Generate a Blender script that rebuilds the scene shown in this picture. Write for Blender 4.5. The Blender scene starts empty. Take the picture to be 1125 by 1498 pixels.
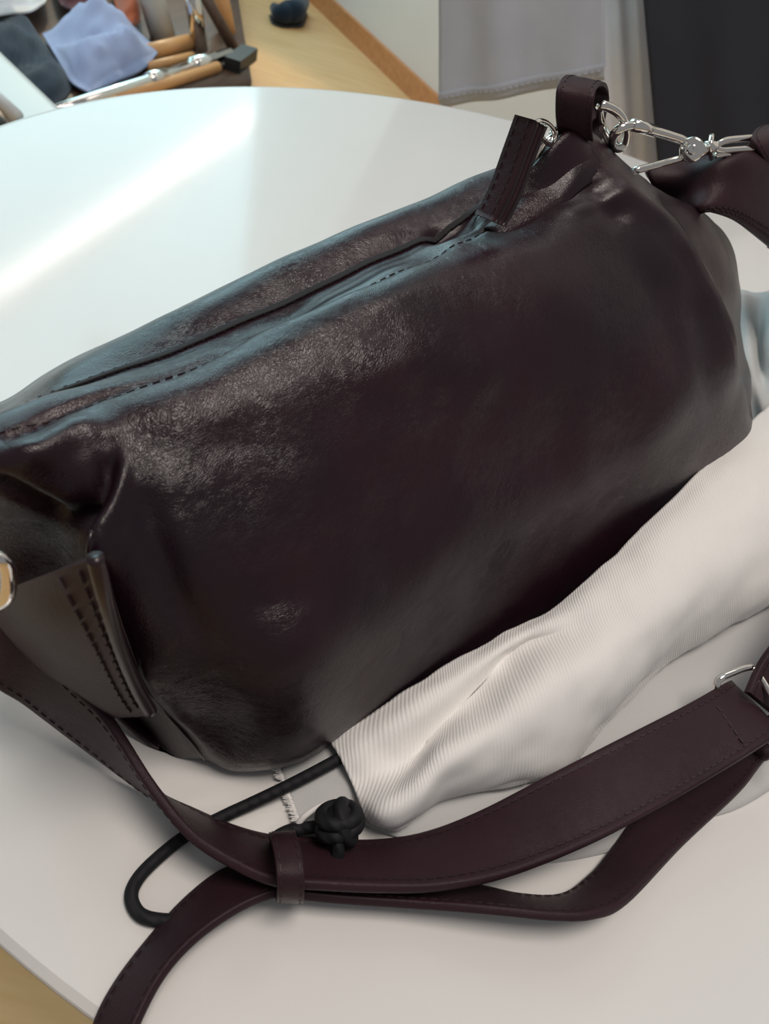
import bpy, math, random
import numpy as np
from mathutils import Vector, Matrix, noise
random.seed(4)
R_ = math.radians

# ------------------------------------------------------------------ camera
# table top is z = 0, floor at z = -0.73; camera 0.30 m above the table
F_PX, PITCH, ROLL, CAM_H = 1150.0, R_(44), R_(17), 0.30
FLOOR = -0.73
_c, _s, _cp, _sp = math.cos(ROLL), math.sin(ROLL), math.cos(PITCH), math.sin(PITCH)
FW = np.array([0, _cp, -_sp]); UPU = np.array([0, _sp, _cp]); RTU = np.array([1., 0, 0])
RT = _c*RTU + _s*UPU; UP = -_s*RTU + _c*UPU
CAM = np.array([0, 0, CAM_H])
scn = bpy.context.scene
cd = bpy.data.cameras.new('camera'); cam = bpy.data.objects.new('camera', cd)
scn.collection.objects.link(cam); scn.camera = cam
cam.matrix_world = Matrix(((RT[0], UP[0], -FW[0], 0), (RT[1], UP[1], -FW[1], 0), (RT[2], UP[2], -FW[2], CAM_H), (0, 0, 0, 1)))
cd.sensor_fit = 'VERTICAL'; cd.sensor_height = 36; cd.lens = F_PX/1498*36
cd.clip_start = 0.01
cd.dof.use_dof = True; cd.dof.focus_distance = 0.34; cd.dof.aperture_fstop = 18.0

# ------------------------------------------------------------------ world, lamps, exposure
w = bpy.data.worlds.new('room_light'); scn.world = w; w.use_nodes = True
w.node_tree.nodes['Background'].inputs[0].default_value = (0.97, 0.97, 1.0, 1)
w.node_tree.nodes['Background'].inputs[1].default_value = 0.17
def area(name, loc, target, sx, sy, power, col, spread=180):
    l = bpy.data.lights.new(name, 'AREA'); l.shape = 'RECTANGLE'; l.size = sx; l.size_y = sy
    l.energy = power; l.color = col; l.spread = R_(spread)
    o = bpy.data.objects.new(name, l); scn.collection.objects.link(o)
    o.location = loc
    o.rotation_euler = (Vector(target)-Vector(loc)).to_track_quat('-Z', 'Y').to_euler()
    return o
area('window_daylight', (-2.75, 3.95, 2.4), (-0.1, 0.2, 2.2), 3.6, 4.4, 112, (0.50, 0.91, 1.0))
area('overhead_fill', (0.3, 0.0, 2.3), (0.3, 0.05, 0), 0.8, 0.8, 25, (1.0, 0.89, 0.81))  # unseen warm fill added overhead to light the table
area('far_fill', (0.75, 2.3, 2.5), (0.2, 2.3, 0), 1.4, 1.4, 13, (1.0, 0.93, 0.92))  # unseen second fill, added to brighten the far wall
spot = bpy.data.lights.new('sun_patch_spot', 'SPOT'); spot.energy = 110; spot.color = (1, .74, .45)  # added spot that stands in for sun on the display stand
spot.spot_size = R_(34); spot.spot_blend = .5; spot.shadow_soft_size = .04
so = bpy.data.objects.new('sun_patch_spot', spot); scn.collection.objects.link(so); so.location = (-2.2, 4.3, 1.6)
so.rotation_euler = (Vector((-1.25, 2.7, -.7))-Vector(so.location)).to_track_quat('-Z', 'Y').to_euler()
scn.view_settings.view_transform = 'Standard'; scn.view_settings.look = 'None'
scn.view_settings.exposure = 0.36; scn.view_settings.gamma = 1; scn.view_settings.use_curve_mapping = False

# ------------------------------------------------------------------ points from the measured photograph
def ray(px, py): return FW + RT*(px-562.5)/F_PX - UP*(py-749)/F_PX
def Z(px, py, z):
    d = ray(px, py); return CAM + d*((z-CAM_H)/d[2])
def PL(px, py, p0, n):
    d = ray(px, py); return CAM + d*(np.dot(p0-CAM, n)/np.dot(d, n))
def Y(px, py, y): return PL(px, py, np.array([0, y, 0.]), np.array([0, 1., 0]))
def D(px, py, t): return CAM + ray(px, py)*t
def proj(p):
    q = np.asarray(p)-CAM; ww = q@FW
    return np.stack([562.5+F_PX*(q@RT)/ww, 749-F_PX*(q@UP)/ww], -1)
B0 = Z(330, 1120, 0)                       # bag's near bottom corner
BU = np.array([.61, .792, 0]); BU /= np.linalg.norm(BU); BV = np.array([-BU[1], BU[0], 0]); BZ = np.array([0, 0, 1.])
def V(px, py, v): return PL(px, py, B0+BV*v, BV)
def U(px, py, u): return PL(px, py, B0+BU*u, BU)
def W(u, v, z): return B0 + BU*u + BV*v + BZ*z

# ------------------------------------------------------------------ materials
def mat(name, col, rough=.5, metal=0, spec=.5, coat=0, coat_rough=.2, sheen=0):
    m = bpy.data.materials.new(name); m.use_nodes = True
    b = m.node_tree.nodes['Principled BSDF']
    b.inputs['Base Color'].default_value = (*col, 1); b.inputs['Roughness'].default_value = rough
    b.inputs['Metallic'].default_value = metal; b.inputs['Specular IOR Level'].default_value = spec
    b.inputs['Coat Weight'].default_value = coat; b.inputs['Coat Roughness'].default_value = coat_rough
    b.inputs['Sheen Weight'].default_value = sheen
    return m, m.node_tree.nodes, m.node_tree.links, b
def noise_col(m, nt, ln, b, c1, c2, scale, detail=4, lo=.35, hi=.65, stretch=None):
    tc = nt.new('ShaderNodeTexCoord'); n = nt.new('ShaderNodeTexNoise'); r = nt.new('ShaderNodeValToRGB')
    n.inputs['Scale'].default_value = scale; n.inputs['Detail'].default_value = detail
    if stretch:
        mp = nt.new('ShaderNodeMapping'); mp.inputs['Scale'].default_value = stretch
        ln.new(tc.outputs['Object'], mp.inputs[0]); ln.new(mp.outputs[0], n.inputs['Vector'])
    else: ln.new(tc.outputs['Object'], n.inputs['Vector'])
    r.color_ramp.elements[0].position = lo; r.color_ramp.elements[1].position = hi
    r.color_ramp.elements[0].color = (*c1, 1); r.color_ramp.elements[1].color = (*c2, 1)
    ln.new(n.outputs['Fac'], r.inputs[0]); ln.new(r.outputs[0], b.inputs['Base Color'])
    return tc, n, r
def leather(name, c1, c2, rough, bump, spec=.42):
    m, nt, ln, b = mat(name, c1, rough, spec=spec)
    tc, n, r = noise_col(m, nt, ln, b, c1, c2, 14, 3)
    # creased grain: warped voronoi edges at two sizes plus soft undulation
    wn = nt.new('ShaderNodeTexNoise'); wn.inputs['Scale'].default_value = 60; wn.inputs['Detail'].default_value = 3
    ln.new(tc.outputs['Object'], wn.inputs['Vector'])
    mx = nt.new('ShaderNodeMix'); mx.data_type = 'RGBA'; mx.blend_type = 'LINEAR_LIGHT'; mx.inputs[0].default_value = .012
    ln.new(tc.outputs['Object'], mx.inputs[6]); ln.new(wn.outputs['Color'], mx.inputs[7])
    hs = []
    for sc, wt, st in ((620, .5, (1, 1, 1)), (230, .3, (1, .45, 1)), (1200, .3, (1, 1, 1))):
        mp = nt.new('ShaderNodeMapping'); mp.inputs['Scale'].default_value = st; mp.inputs['Rotation'].default_value = (.4, .3, .7)
        ln.new(mx.outputs[2], mp.inputs[0])
        v = nt.new('ShaderNodeTexVoronoi'); v.feature = 'DISTANCE_TO_EDGE'; v.inputs['Scale'].default_value = sc
        ln.new(mp.outputs[0], v.inputs['Vector'])
        k = nt.new('ShaderNodeMapRange'); k.inputs[1].default_value = 0; k.inputs[2].default_value = .12; k.inputs[4].default_value = wt
        ln.new(v.outputs[0], k.inputs[0]); hs.append(k)
    a1 = nt.new('ShaderNodeMath'); ln.new(hs[0].outputs[0], a1.inputs[0]); ln.new(hs[1].outputs[0], a1.inputs[1])
    a2 = nt.new('ShaderNodeMath'); ln.new(a1.outputs[0], a2.inputs[0]); ln.new(hs[2].outputs[0], a2.inputs[1])
    # the grain is stronger in worn patches
    pn = nt.new('ShaderNodeTexNoise'); pn.inputs['Scale'].default_value = 22; ln.new(tc.outputs['Object'], pn.inputs['Vector'])
    pr = nt.new('ShaderNodeMapRange'); pr.inputs[1].default_value = .34; pr.inputs[2].default_value = .66; pr.inputs[3].default_value = .14
    pr.inputs[4].default_value = bump; ln.new(pn.outputs['Fac'], pr.inputs[0])
    bp = nt.new('ShaderNodeBump'); bp.inputs['Distance'].default_value = .0005
    ln.new(a2.outputs[0], bp.inputs['Height']); ln.new(pr.outputs[0], bp.inputs['Strength'])
    ln.new(bp.outputs[0], b.inputs['Normal'])
    return m
M = {}
M['leather'] = leather('burgundy_leather', (.0112, .0040, .0078), (.021, .0050, .0100), .31, .34)
M['strap'] = leather('burgundy_strap_leather', (.024, .0105, .0150), (.034, .0145, .0195), .47, .28, .21)
M['thread'] = mat('dark_thread', (.020, .0085, .011), .6)[0]
M['edge'] = mat('dark_edge_paint', (.018, .008, .011), .3)[0]
M['lining'] = mat('dark_zip_tape', (.010, .008, .010), .8)[0]
M['chrome'] = mat('polished_nickel', (.86, .83, .78), .09, 1)[0]
m, nt, ln, b = mat('white_twill', (.84, .83, .81), .85, spec=.25, sheen=.15)
uv = nt.new('ShaderNodeUVMap'); wv = nt.new('ShaderNodeTexWave'); wv.bands_direction = 'X'; wv.wave_profile = 'SIN'
mp = nt.new('ShaderNodeMapping'); mp.inputs['Rotation'].default_value = (0, 0, R_(-15)); ln.new(uv.outputs[0], mp.inputs[0])
ln.new(mp.outputs[0], wv.inputs['Vector']); wv.inputs['Scale'].default_value = 1/.0016*.31416; wv.inputs['Distortion'].default_value = .6
wv.inputs['Detail'].default_value = 1; wv.inputs['Detail Scale'].default_value = 3
bp = nt.new('ShaderNodeBump'); bp.inputs['Strength'].default_value = .27; bp.inputs['Distance'].default_value = .0006
ln.new(wv.outputs['Fac'], bp.inputs['Height']); ln.new(bp.outputs[0], b.inputs['Normal'])
M['twill'] = m
m, nt, ln, b = mat('shaded_twill', (.53, .535, .53), .9, spec=.2)  # white twill greyed: the handbag's shade is put into its colour
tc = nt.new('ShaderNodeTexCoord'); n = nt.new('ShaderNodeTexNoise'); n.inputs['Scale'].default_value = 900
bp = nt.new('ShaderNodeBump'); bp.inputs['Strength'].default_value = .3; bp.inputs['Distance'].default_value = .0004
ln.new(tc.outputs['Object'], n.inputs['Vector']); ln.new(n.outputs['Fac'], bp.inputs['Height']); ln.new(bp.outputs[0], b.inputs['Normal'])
M['twill_shade'] = m
m, nt, ln, b = mat('black_cord', (.007, .0075, .010), .7, spec=.35)
tc = nt.new('ShaderNodeTexCoord'); wv = nt.new('ShaderNodeTexWave'); wv.inputs['Scale'].default_value = 90; wv.bands_direction = 'DIAGONAL'
bp = nt.new('ShaderNodeBump'); bp.inputs['Strength'].default_value = .5; bp.inputs['Distance'].default_value = .0006
ln.new(tc.outputs['Object'], wv.inputs['Vector']); ln.new(wv.outputs['Fac'], bp.inputs['Height']); ln.new(bp.outputs[0], b.inputs['Normal'])
M['cord'] = m
m, nt, ln, b = mat('white_laminate', (.74, .735, .715), .11, spec=.42)
tc, n, r = noise_col(m, nt, ln, b, (.735, .73, .71), (.75, .745, .725), 8)
M['laminate'] = m
M['edge_band'] = mat('grey_edge_band', (.52, .51, .49), .45)[0]
M['white_metal'] = mat('white_metal', (.60, .62, .62), .35)[0]
m, nt, ln, b = mat('warm_wood_floor', (.6, .4, .2), .42, spec=.4)
noise_col(m, nt, ln, b, (.66, .39, .17), (.76, .49, .25), 6, 5, .3, .7, (1, 8, 1))
M['floor'] = m
m, nt, ln, b = mat('orange_wood_trim', (.5, .22, .09), .4)
noise_col(m, nt, ln, b, (.50, .20, .07), (.62, .28, .11), 5, 4, .3, .7, (1, 10, 10))
M['trim'] = m
m, nt, ln, b = mat('wall_paint', (.74, .72, .69), .8, spec=.2)
noise_col(m, nt, ln, b, (.78, .72, .68), (.80, .74, .70), 3)
M['wall'] = m
def cloth(name, c, sc=500):
    m, nt, ln, b = mat(name, c, .9, spec=.2, sheen=.2)
    tc, n, r = noise_col(m, nt, ln, b, tuple(x*.92 for x in c), c, 12)
    n2 = nt.new('ShaderNodeTexNoise'); n2.inputs['Scale'].default_value = sc; ln.new(tc.outputs['Object'], n2.inputs['Vector'])
    bp = nt.new('ShaderNodeBump'); bp.inputs['Strength'].default_value = .2; bp.inputs['Distance'].default_value = .001
    ln.new(n2.outputs['Fac'], bp.inputs['Height']); ln.new(bp.outputs[0], b.inputs['Normal'])
    return m
M['grey_cloth'] = cloth('pale_grey_cloth', (.50, .56, .65)); M['white_cloth'] = cloth('white_cloth', (.78, .80, .84))
M['charcoal'] = cloth('charcoal_cloth', (.035, .040, .055)); M['navy'] = cloth('navy_cloth', (.008, .020, .040))
M['blue_cloth'] = cloth('pale_blue_cloth', (.30, .37, .60)); M['rust'] = cloth('rust_cloth', (.34, .085, .035))
M['maroon'] = cloth('maroon_cloth', (.10, .035, .045))
m, nt, ln, b = mat('dark_brown_wood', (.09, .05, .03), .4)
noise_col(m, nt, ln, b, (.07, .04, .03), (.12, .07, .045), 5, 4, .3, .7, (10, 1, 1))
M['dark_wood'] = m
M['tan_wood'] = mat('tan_wood', (.66, .36, .15), .35)[0]  # pushed towards orange for the sunlit stripes on the platform
M['black'] = mat('black_rubber', (.015, .016, .018), .5)[0]
M['painted_steel'] = mat('painted_steel', (.50, .49, .44), .3)[0]
M['grey_metal'] = mat('brushed_steel', (.62, .62, .58), .25, 1)[0]

# ------------------------------------------------------------------ mesh helpers
def worldloc(o):
    p = Vector((0, 0, 0))
    while o: p += o.location; o = o.parent
    return p
def obj(name, verts, faces, m, parent=None, smooth=True, uvs=None, origin=None):
    verts = np.asarray(verts, float)
    o0 = verts.mean(0) if origin is None else np.asarray(origin, float)
    me = bpy.data.meshes.new(name); me.from_pydata((verts-o0).tolist(), [], faces)
    if uvs is not None:
        ul = me.uv_layers.new(name='UVMap')
        for l in me.loops: ul.data[l.index].uv = uvs[l.vertex_index]
    if smooth: me.polygons.foreach_set('use_smooth', [True]*len(me.polygons))
    me.update()
    o = bpy.data.objects.new(name, me); me.materials.append(m); scn.collection.objects.link(o)
    if parent: o.parent = parent; o.location = Vector(o0)-worldloc(parent)
    else: o.location = Vector(o0)
    return o
def empty(name, loc, label, cat, group=None):
    o = bpy.data.objects.new(name, None); scn.collection.objects.link(o); o.location = Vector(loc); o.empty_display_size = .02
    return tag(o, label, cat, group)
def tag(o, label, cat, group=None):
    o['label'] = label; o['category'] = cat
    if group: o['group'] = group
    return o
def cr(pts, n, closed=False):
    """Catmull-Rom through pts along axis 0, n steps per span"""
    P = np.asarray(pts, float); k = len(P)
    if closed: idx = lambda i: P[i % k]
    else:
        def idx(i):
            if i < 0: return 2*P[0]-P[1]
            if i >= k: return 2*P[-1]-P[-2]
            return P[i]
    out = []
    for i in range(k if closed else k-1):
        a, b, c, d = idx(i-1), idx(i), idx(i+1), idx(i+2)
        for j in range(n):
            t = j/n
            out.append(.5*((2*b)+(c-a)*t+(2*a-5*b+4*c-d)*t*t+(-a+3*b-3*c+d)*t**3))
    if not closed: out.append(P[-1])
    return np.array(out)
def resample(pts, step):
    P = np.asarray(pts, float); L = np.r_[0, np.cumsum(np.linalg.norm(np.diff(P, axis=0), axis=1))]
    n = max(2, int(L[-1]/step)+1); s = np.linspace(0, L[-1], n)
    return np.stack([np.interp(s, L, P[:, i]) for i in range(3)], 1)
def surf(net, n1, n2, c1=False, c2=False):
    a = cr(net, n1, c1)
    return np.swapaxes(cr(np.swapaxes(a, 0, 1), n2, c2), 0, 1)
def normals(g, c1=False, c2=False):
    def diff(g, ax, c):
        if c: return np.roll(g, -1, ax)-np.roll(g, 1, ax)
        return np.gradient(g, axis=ax)
    n = np.cross(diff(g, 0, c1), diff(g, 1, c2)); return n/np.maximum(np.linalg.norm(n, axis=-1, keepdims=True), 1e-12)
def grid_faces(a, b, c1=False, c2=False, off=0, flip=False):
    f = []
    for i in range(a if c1 else a-1):
        for j in range(b if c2 else b-1):
            q = [off+i*b+j, off+((i+1) % a)*b+j, off+((i+1) % a)*b+(j+1) % b, off+i*b+(j+1) % b]
            f.append(q[::-1] if flip else q)
    return f
def grid_uv(g):
    s = np.r_[0, np.cumsum(np.linalg.norm(np.diff(g, axis=0), axis=2).mean(1))]
    t = np.r_[0, np.cumsum(np.linalg.norm(np.diff(g, axis=1), axis=2).mean(0))]
    return np.stack(np.meshgrid(s, t, indexing='ij'), -1).reshape(-1, 2)
def sheet(name, g, th, m, parent=None, flip=False):
    """solid sheet: grid g on top, offset copy below, closed rim"""
    a, b = g.shape[:2]; n = normals(g)*(-1 if flip else 1)
    top = g.reshape(-1, 3); bot = (g-n*th).reshape(-1, 3); N = a*b
    F = grid_faces(a, b, flip=flip)+grid_faces(a, b, off=N, flip=not flip)
    rim = [j for j in range(b)]+[i*b+b-1 for i in range(1, a)]+[(a-1)*b+j for j in range(b-2, -1, -1)]+[i*b for i in range(a-2, 0, -1)]
    for k in range(len(rim)):
        p, q = rim[k], rim[(k+1) % len(rim)]
        F.append([p, q, q+N, p+N] if not flip else [q, p, p+N, q+N])
    u = grid_uv(g)
    return obj(name, np.r_[top, bot], F, m, parent, uvs=np.r_[u, u])
def frames(P, closed=False):
    T = (np.roll(P, -1, 0)-np.roll(P, 1, 0)) if closed else np.gradient(P, axis=0)
    T /= np.linalg.norm(T, axis=1, keepdims=True)
    a = np.array([0, 0, 1.]) if abs(T[0][2]) < .9 else np.array([1., 0, 0])
    n = np.cross(T[0], a); n /= np.linalg.norm(n); Ns = [n]
    for i in range(1, len(P)):
        n = Ns[-1]-T[i]*np.dot(Ns[-1], T[i]); n /= np.linalg.norm(n); Ns.append(n)
    Ns = np.array(Ns); return T, Ns, np.cross(T, Ns)
def tube_geo(P, r, seg=12, closed=False, off=0):
    P = np.asarray(P, float); T, N, Bn = frames(P, closed); r = np.broadcast_to(r, len(P))
    ang = np.arange(seg)*2*math.pi/seg
    v = P[:, None]+r[:, None, None]*(np.cos(ang)[None, :, None]*N[:, None]+np.sin(ang)[None, :, None]*Bn[:, None])
    F = grid_faces(len(P), seg, closed, True, off)
    if not closed:
        F.append([off+k for k in range(seg)]); F.append([off+(len(P)-1)*seg+k for k in range(seg-1, -1, -1)])
    return v.reshape(-1, 3), F
def tube(name, P, r, m, parent=None, seg=12, closed=False):
    v, F = tube_geo(P, r, seg, closed); return obj(name, v, F, m, parent)
class MB:
    def __init__(s): s.v = []; s.f = []; s.n = 0
    def add(s, v, f):
        s.v.append(np.asarray(v, float)); s.f += [[i+s.n for i in q] for q in f]; s.n += len(v)
    def box(s, c, x, y, z):
        c, x, y, z = map(np.asarray, (c, x, y, z))
        v = [c+a*x+b*y+d*z for d in (-1, 1) for b in (-1, 1) for a in (-1, 1)]
        s.add(v, [[0, 2, 3, 1], [4, 5, 7, 6], [0, 1, 5, 4], [2, 6, 7, 3], [0, 4, 6, 2], [1, 3, 7, 5]])
    def tube(s, P, r, seg=10, closed=False): s.add(*tube_geo(P, r, seg, closed))
    def build(s, name, m, parent=None, smooth=False): return obj(name, np.concatenate(s.v), s.f, m, parent, smooth)
def ribbon(name, A, B, th, m, parent=None, n=8, stitch=True, closed=False, margin=.11, flip=False):
    """leather band between edge curves A and B, rounded edges, raised body; returns object and its grids"""
    A = cr(A, n, closed); B = cr(B, n, closed)
    T = (np.roll(A+B, -1, 0)-np.roll(A+B, 1, 0)) if closed else np.gradient((A+B)/2, axis=0)
    T /= np.linalg.norm(T, axis=1, keepdims=True)
    X = B-A; wd = np.linalg.norm(X, axis=1, keepdims=True); Xn = X/wd
    N = np.cross(T, Xn); N /= np.linalg.norm(N, axis=1, keepdims=True)
    if flip: N = -N
    prof = [(0, -.25), (0, .25), (.012, .46), (.05, .5), (.085, .47), (.12, .40), (.16, .46), (.5, .56), (.84, .46), (.88, .40), (.915, .47), (.95, .5), (.988, .46), (1, .25), (1, -.25), (.988, -.46), (.95, -.5), (.5, -.5), (.05, -.5), (.012, -.46)]
    g = np.stack([A+X*a+N*th*t for a, t in prof], 1); k = len(prof)
    F = grid_faces(len(A), k, closed, True, flip=flip)
    if not closed: F += [list(range(k)), [(len(A)-1)*k+j for j in range(k-1, -1, -1)]]
    o = obj(name, g.reshape(-1, 3), F, m, parent)
    if stitch:
        mb = MB()
        for a in (margin, 1-margin):
            for sd in (1, -1):
                dashes(mb, A+X*a+N*th*(.43 if sd > 0 else -.5), N*sd)
        s = mb.build('stitching', M['thread'], o); s['kind'] = 'stuff'
    return o
def dashes(mb, P, N, ln=.0024, pitch=.0040, r=.00024):
    P = np.asarray(P); L = np.r_[0, np.cumsum(np.linalg.norm(np.diff(P, axis=0), axis=1))]
    N = np.broadcast_to(N, P.shape)
    s = pitch*.5
    while s < L[-1]-pitch*.5:
        f = lambda t: np.array([np.interp(t, L, P[:, i]) for i in range(3)])
        nn = np.array([np.interp(s, L, N[:, i]) for i in range(3)]); nn /= np.linalg.norm(nn)
        p, q = f(s-ln/2), f(s+ln/2); t = (q-p); l = np.linalg.norm(t)
        if l > 1e-6:
            t /= l; sd = np.cross(t, nn)
            mb.box((p+q)/2+nn*r*.4, t*ln/2, sd*r, nn*r)
        s += pitch
def band(spec, w, zmin=.002):
    """edge points of a band of width w: (ax, ay, za, bx, by, sign); the B edge is on its own sight line at distance w"""
    A, B = [], []
    for ax, ay, za, bx, by, sg in spec:
        a = Z(ax, ay, za); d = ray(bx, by); e = CAM-a
        qa, qb, qc = d@d, 2*e@d, e@e-w*w; di = qb*qb-4*qa*qc
        t = (-qb-sg*math.sqrt(max(di, 0)))/(2*qa); p = CAM+d*t
        if p[2] < zmin: p = Z(bx, by, zmin)
        A.append(a); B.append(p)
    return A, B

# ------------------------------------------------------------------ setting
def struct(o): o['kind'] = 'structure'; return o
mb = MB(); mb.box((0, 2, FLOOR-.05), (5, 0, 0), (0, 5, 0), (0, 0, .05)); struct(mb.build('floor', M['floor']))
wa, wb = Z(455, 0, FLOOR), Z(592, 132, FLOOR)
wd = (wb-wa); wd[2] = 0; wd /= np.linalg.norm(wd); wn = np.array([wd[1], -wd[0], 0])
if wn@(CAM-wa) < 0: wn = -wn
w0, w1 = wa-wd*1.2, wa+wd*3.85
def wallbox(name, a, b, z0, z1, t, m, n_, off=0):
    mb = MB(); c = (a+b)/2+n_*(off-t/2); c[2] = (z0+z1)/2
    mb.box(c, (b-a)/2, n_*t/2, (0, 0, (z1-z0)/2)); return struct(mb.build(name, m))
wallbox('wall_right', w0, w1, FLOOR, 2.8, .12, M['wall'], wn)
wallbox('baseboard_right', w0, w1, FLOOR, FLOOR+.085, .018, M['trim'], wn, .018)
# glazed wall at the far left, behind the daylight
d = np.array([-.1, .2, 0])-np.array([-2.75, 3.95, 0]); d /= np.linalg.norm(d); e = np.array([-d[1], d[0], 0])
wc = np.array([-2.75, 3.95, 0])+d*.05
wallbox('wall_left', wc-e*2.6, wc+e*2.6, FLOOR, .15, .12, M['wall'], d)
wallbox('wall_left', wc-e*2.6, wc+e*2.6, 4.6, 4.9, .12, M['wall'], d)
mb = MB()
for k in (-1, 1): mb.box(wc+e*1.83*k+BZ*2.4, e*.03, d*.03, BZ*2.2)
for z in (.17, 4.63): mb.box(wc+BZ*z, e*1.8, d*.03, BZ*.03)
struct(mb.build('window_1', M['white_metal']))

# unseen linear lamp added so its mirror image draws the streak on the table
la, lb = np.array([-1.47, 1.0, 1.2]), np.array([-1.2, 3.95, 1.2])
emitter = empty('streak_emitter', (la+lb)/2, 'unseen slim white lamp hanging over the far side of the room', 'emitter')
ldir = (lb-la)/np.linalg.norm(lb-la); lside = np.cross(ldir, BZ)
mb = MB(); mb.box((la+lb)/2+BZ*.03, (lb-la)/2, lside*.05, BZ*.025); mb.build('housing', M['white_metal'], emitter)
m, nt, ln, b = mat('streak_glow', (1, 1, 1), .5); b.inputs['Emission Color'].default_value = (1, .97, .92, 1); b.inputs['Emission Strength'].default_value = 11
mb = MB(); mb.box((la+lb)/2, (lb-la)/2, lside*.02, BZ*.006); mb.build('glow_strip', m, emitter)

# ------------------------------------------------------------------ table
TC = np.array([.2977*.3, 1.7743*.3, 0]); TR = 1.6555*.3
table = empty('round_table', TC+BZ*FLOOR, 'round white laminate table under the burgundy handbag', 'table')
def lathe(name, prof, c, m, parent, seg=96):
    ang = np.arange(seg)*2*math.pi/seg
    g = np.array([[[c[0]+r*math.cos(a), c[1]+r*math.sin(a), z] for a in ang] for r, z in prof])
    F = grid_faces(len(prof), seg, False, True, flip=True)
    F += [list(range(seg-1, -1, -1))[::-1], [(len(prof)-1)*seg+k for k in range(seg)][::-1]]
    return obj(name, g.reshape(-1, 3), F, m, parent, smooth=False)
o = lathe('tabletop', [(TR-.06, -.024), (TR-.0025, -.0032), (TR-.0025, -.0008), (TR-.0035, 0)][::-1], TC, M['laminate'], table, 256)
lathe('edge_band', [(TR-.0025, -.0032), (TR, -.0030), (TR, -.0008), (TR-.0005, -.0002), (TR-.0025, -.0001)][::-1], TC, M['edge_band'], table, 256)
lathe('pedestal', [(.035, -.026), (.035, FLOOR+.02)], TC, M['white_metal'], table, 48)
lathe('foot_plate', [(.05, FLOOR+.03), (.24, FLOOR+.012), (.25, FLOOR)], TC, M['white_metal'], table, 64)

# ------------------------------------------------------------------ handbag
bag = empty('handbag', W(.14, .08, 0), 'glossy dark burgundy leather shoulder bag lying across the white round table', 'handbag')
fr = {}
fr[0] = [Z(295, 1108, .002), Z(345, 1121, .001), Z(430, 1107, .001), W(.058, -.014, .002), Z(695, 960, .003), Z(800, 905, .006), Z(890, 838, .012), Z(990, 750, .022), Z(1072, 682, .030)]
fr[1] = [V(240, 1040, .016), V(320, 1045, .002)]+[V(x, y, -.013) for x, y in ((430, 1000), (550, 935), (680, 860), (800, 780), (910, 700), (1000, 625))]+[V(1085, 560, -.004)]
fr[2] = [V(190, 950, .022), V(280, 930, .012)]+[V(x, y, .006) for x, y in ((400, 870), (530, 800), (660, 725), (780, 650), (890, 580), (980, 520))]+[V(1072, 470, .012)]
fr[3] = [V(150, 800, .036)]+[V(x, y, .030) for x, y in ((240, 780), (370, 710), (500, 640), (625, 575), (745, 510), (850, 455), (940, 420), (1040, 385))]
fr[4] = [V(x, y, .055) for x, y in ((160, 650), (250, 600), (340, 560), (440, 510), (550, 455), (660, 410), (770, 372), (870, 335), (980, 300))]
fr[5] = [V(x, y, .075) for x, y in ((80, 606), (169, 571), (260, 540), (360, 497), (470, 447), (590, 392), (700, 352), (790, 300), (885, 240))]
fr[6] = [V(x, y, .085) for x, y in ((60, 583), (140, 558), (230, 533), (340, 492), (440, 455), (545, 402), (650, 352), (745, 282), (838, 190))]
fr[8] = [V(x, y, .115) for x, y in ((30, 582), (100, 530), (190, 487), (300, 432), (410, 380), (520, 330), (630, 285), (740, 240), (828, 194))]
fr[7] = [(a*.72+b*.28)-BZ*(.0022 if j < 8 else .002) for j, (a, b) in enumerate(zip(fr[6], fr[8]))]
ub = np.linspace(-.015, .285, 9)
def uz(p): return (p-B0)@BU, p[2]
fr[9] = [W(uz(p)[0]*.7+ub[j]*.3, .150, p[2]*.72) for j, p in enumerate(fr[8])]
fr[10] = [W(ub[j], .168, .05) for j in range(9)]
fr[11] = [W(ub[j], .150, .004) for j in range(9)]
fr[12] = [W(ub[j], .075, .0015) for j in range(9)]
Lc = W(-.052, .09, .080)
L1 = [Z(218, 1084, .003), V(172, 1046, .045), V(130, 950, .050), V(95, 800, .058), V(0, 700, .062), V(-30, 650, .075), V(-50, 632, .085), V(-50, 640, .098), V(-55, 640, .112), W(-.045, .145, .085), W(-.04, .155, .045), W(-.02, .14, .006), W(-.01, .08, .003)]
L2 = [p*.45+Lc*.55-BU*.006 for p in L1]; L3 = [p*.1+Lc*.9-BU*.007 for p in L1]
Rc = W(.322, .09, .085)
R1 = [Z(1082, 668, .030)+BV*.02, V(1089, 590, .012), V(1090, 530, .038), V(1080, 423, .055), V(1060, 345, .070), V(960, 285, .085), V(880, 225, .095), V(862, 205, .105), V(850, 200, .122), W(.29, .145, .11), W(.31, .155, .05), W(.315, .14, .012), W(.325, .08, .02)]
R2 = [p*.45+Rc*.55+BU*.004 for p in R1]; R3 = [p*.1+Rc*.9+BU*.005 for p in R1]
cols = [L3, L2, L1]+[[fr[r][j] for r in range(13)] for j in range(9)]+[R1, R2, R3]
net = np.array(cols)                                  # columns x 13 rows
NC, NR = 14, 12
G = surf(net, NC, NR, False, True)
nrm = normals(G, False, True)
if (nrm[len(G)//2, 2*NR]@(CAM-G[len(G)//2, 2*NR])) < 0: nrm = -nrm; bflip = False
else: bflip = True
PX = proj(G)
vis = np.zeros(G.shape[:2]); rr = np.arange(G.shape[1])/NR; vis[:, :] = np.where((rr < 8.2) | (rr > 12.6), 1, 0)[None, :]
def seg_d(P, a, b):
    a, b = np.array(a, float), np.array(b, float); ab = b-a
    t = np.clip(((P-a)@ab)/(ab@ab), 0, 1); return np.linalg.norm(P-(a+t[..., None]*ab), axis=-1), t
disp = np.zeros(G.shape[:2])
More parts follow.
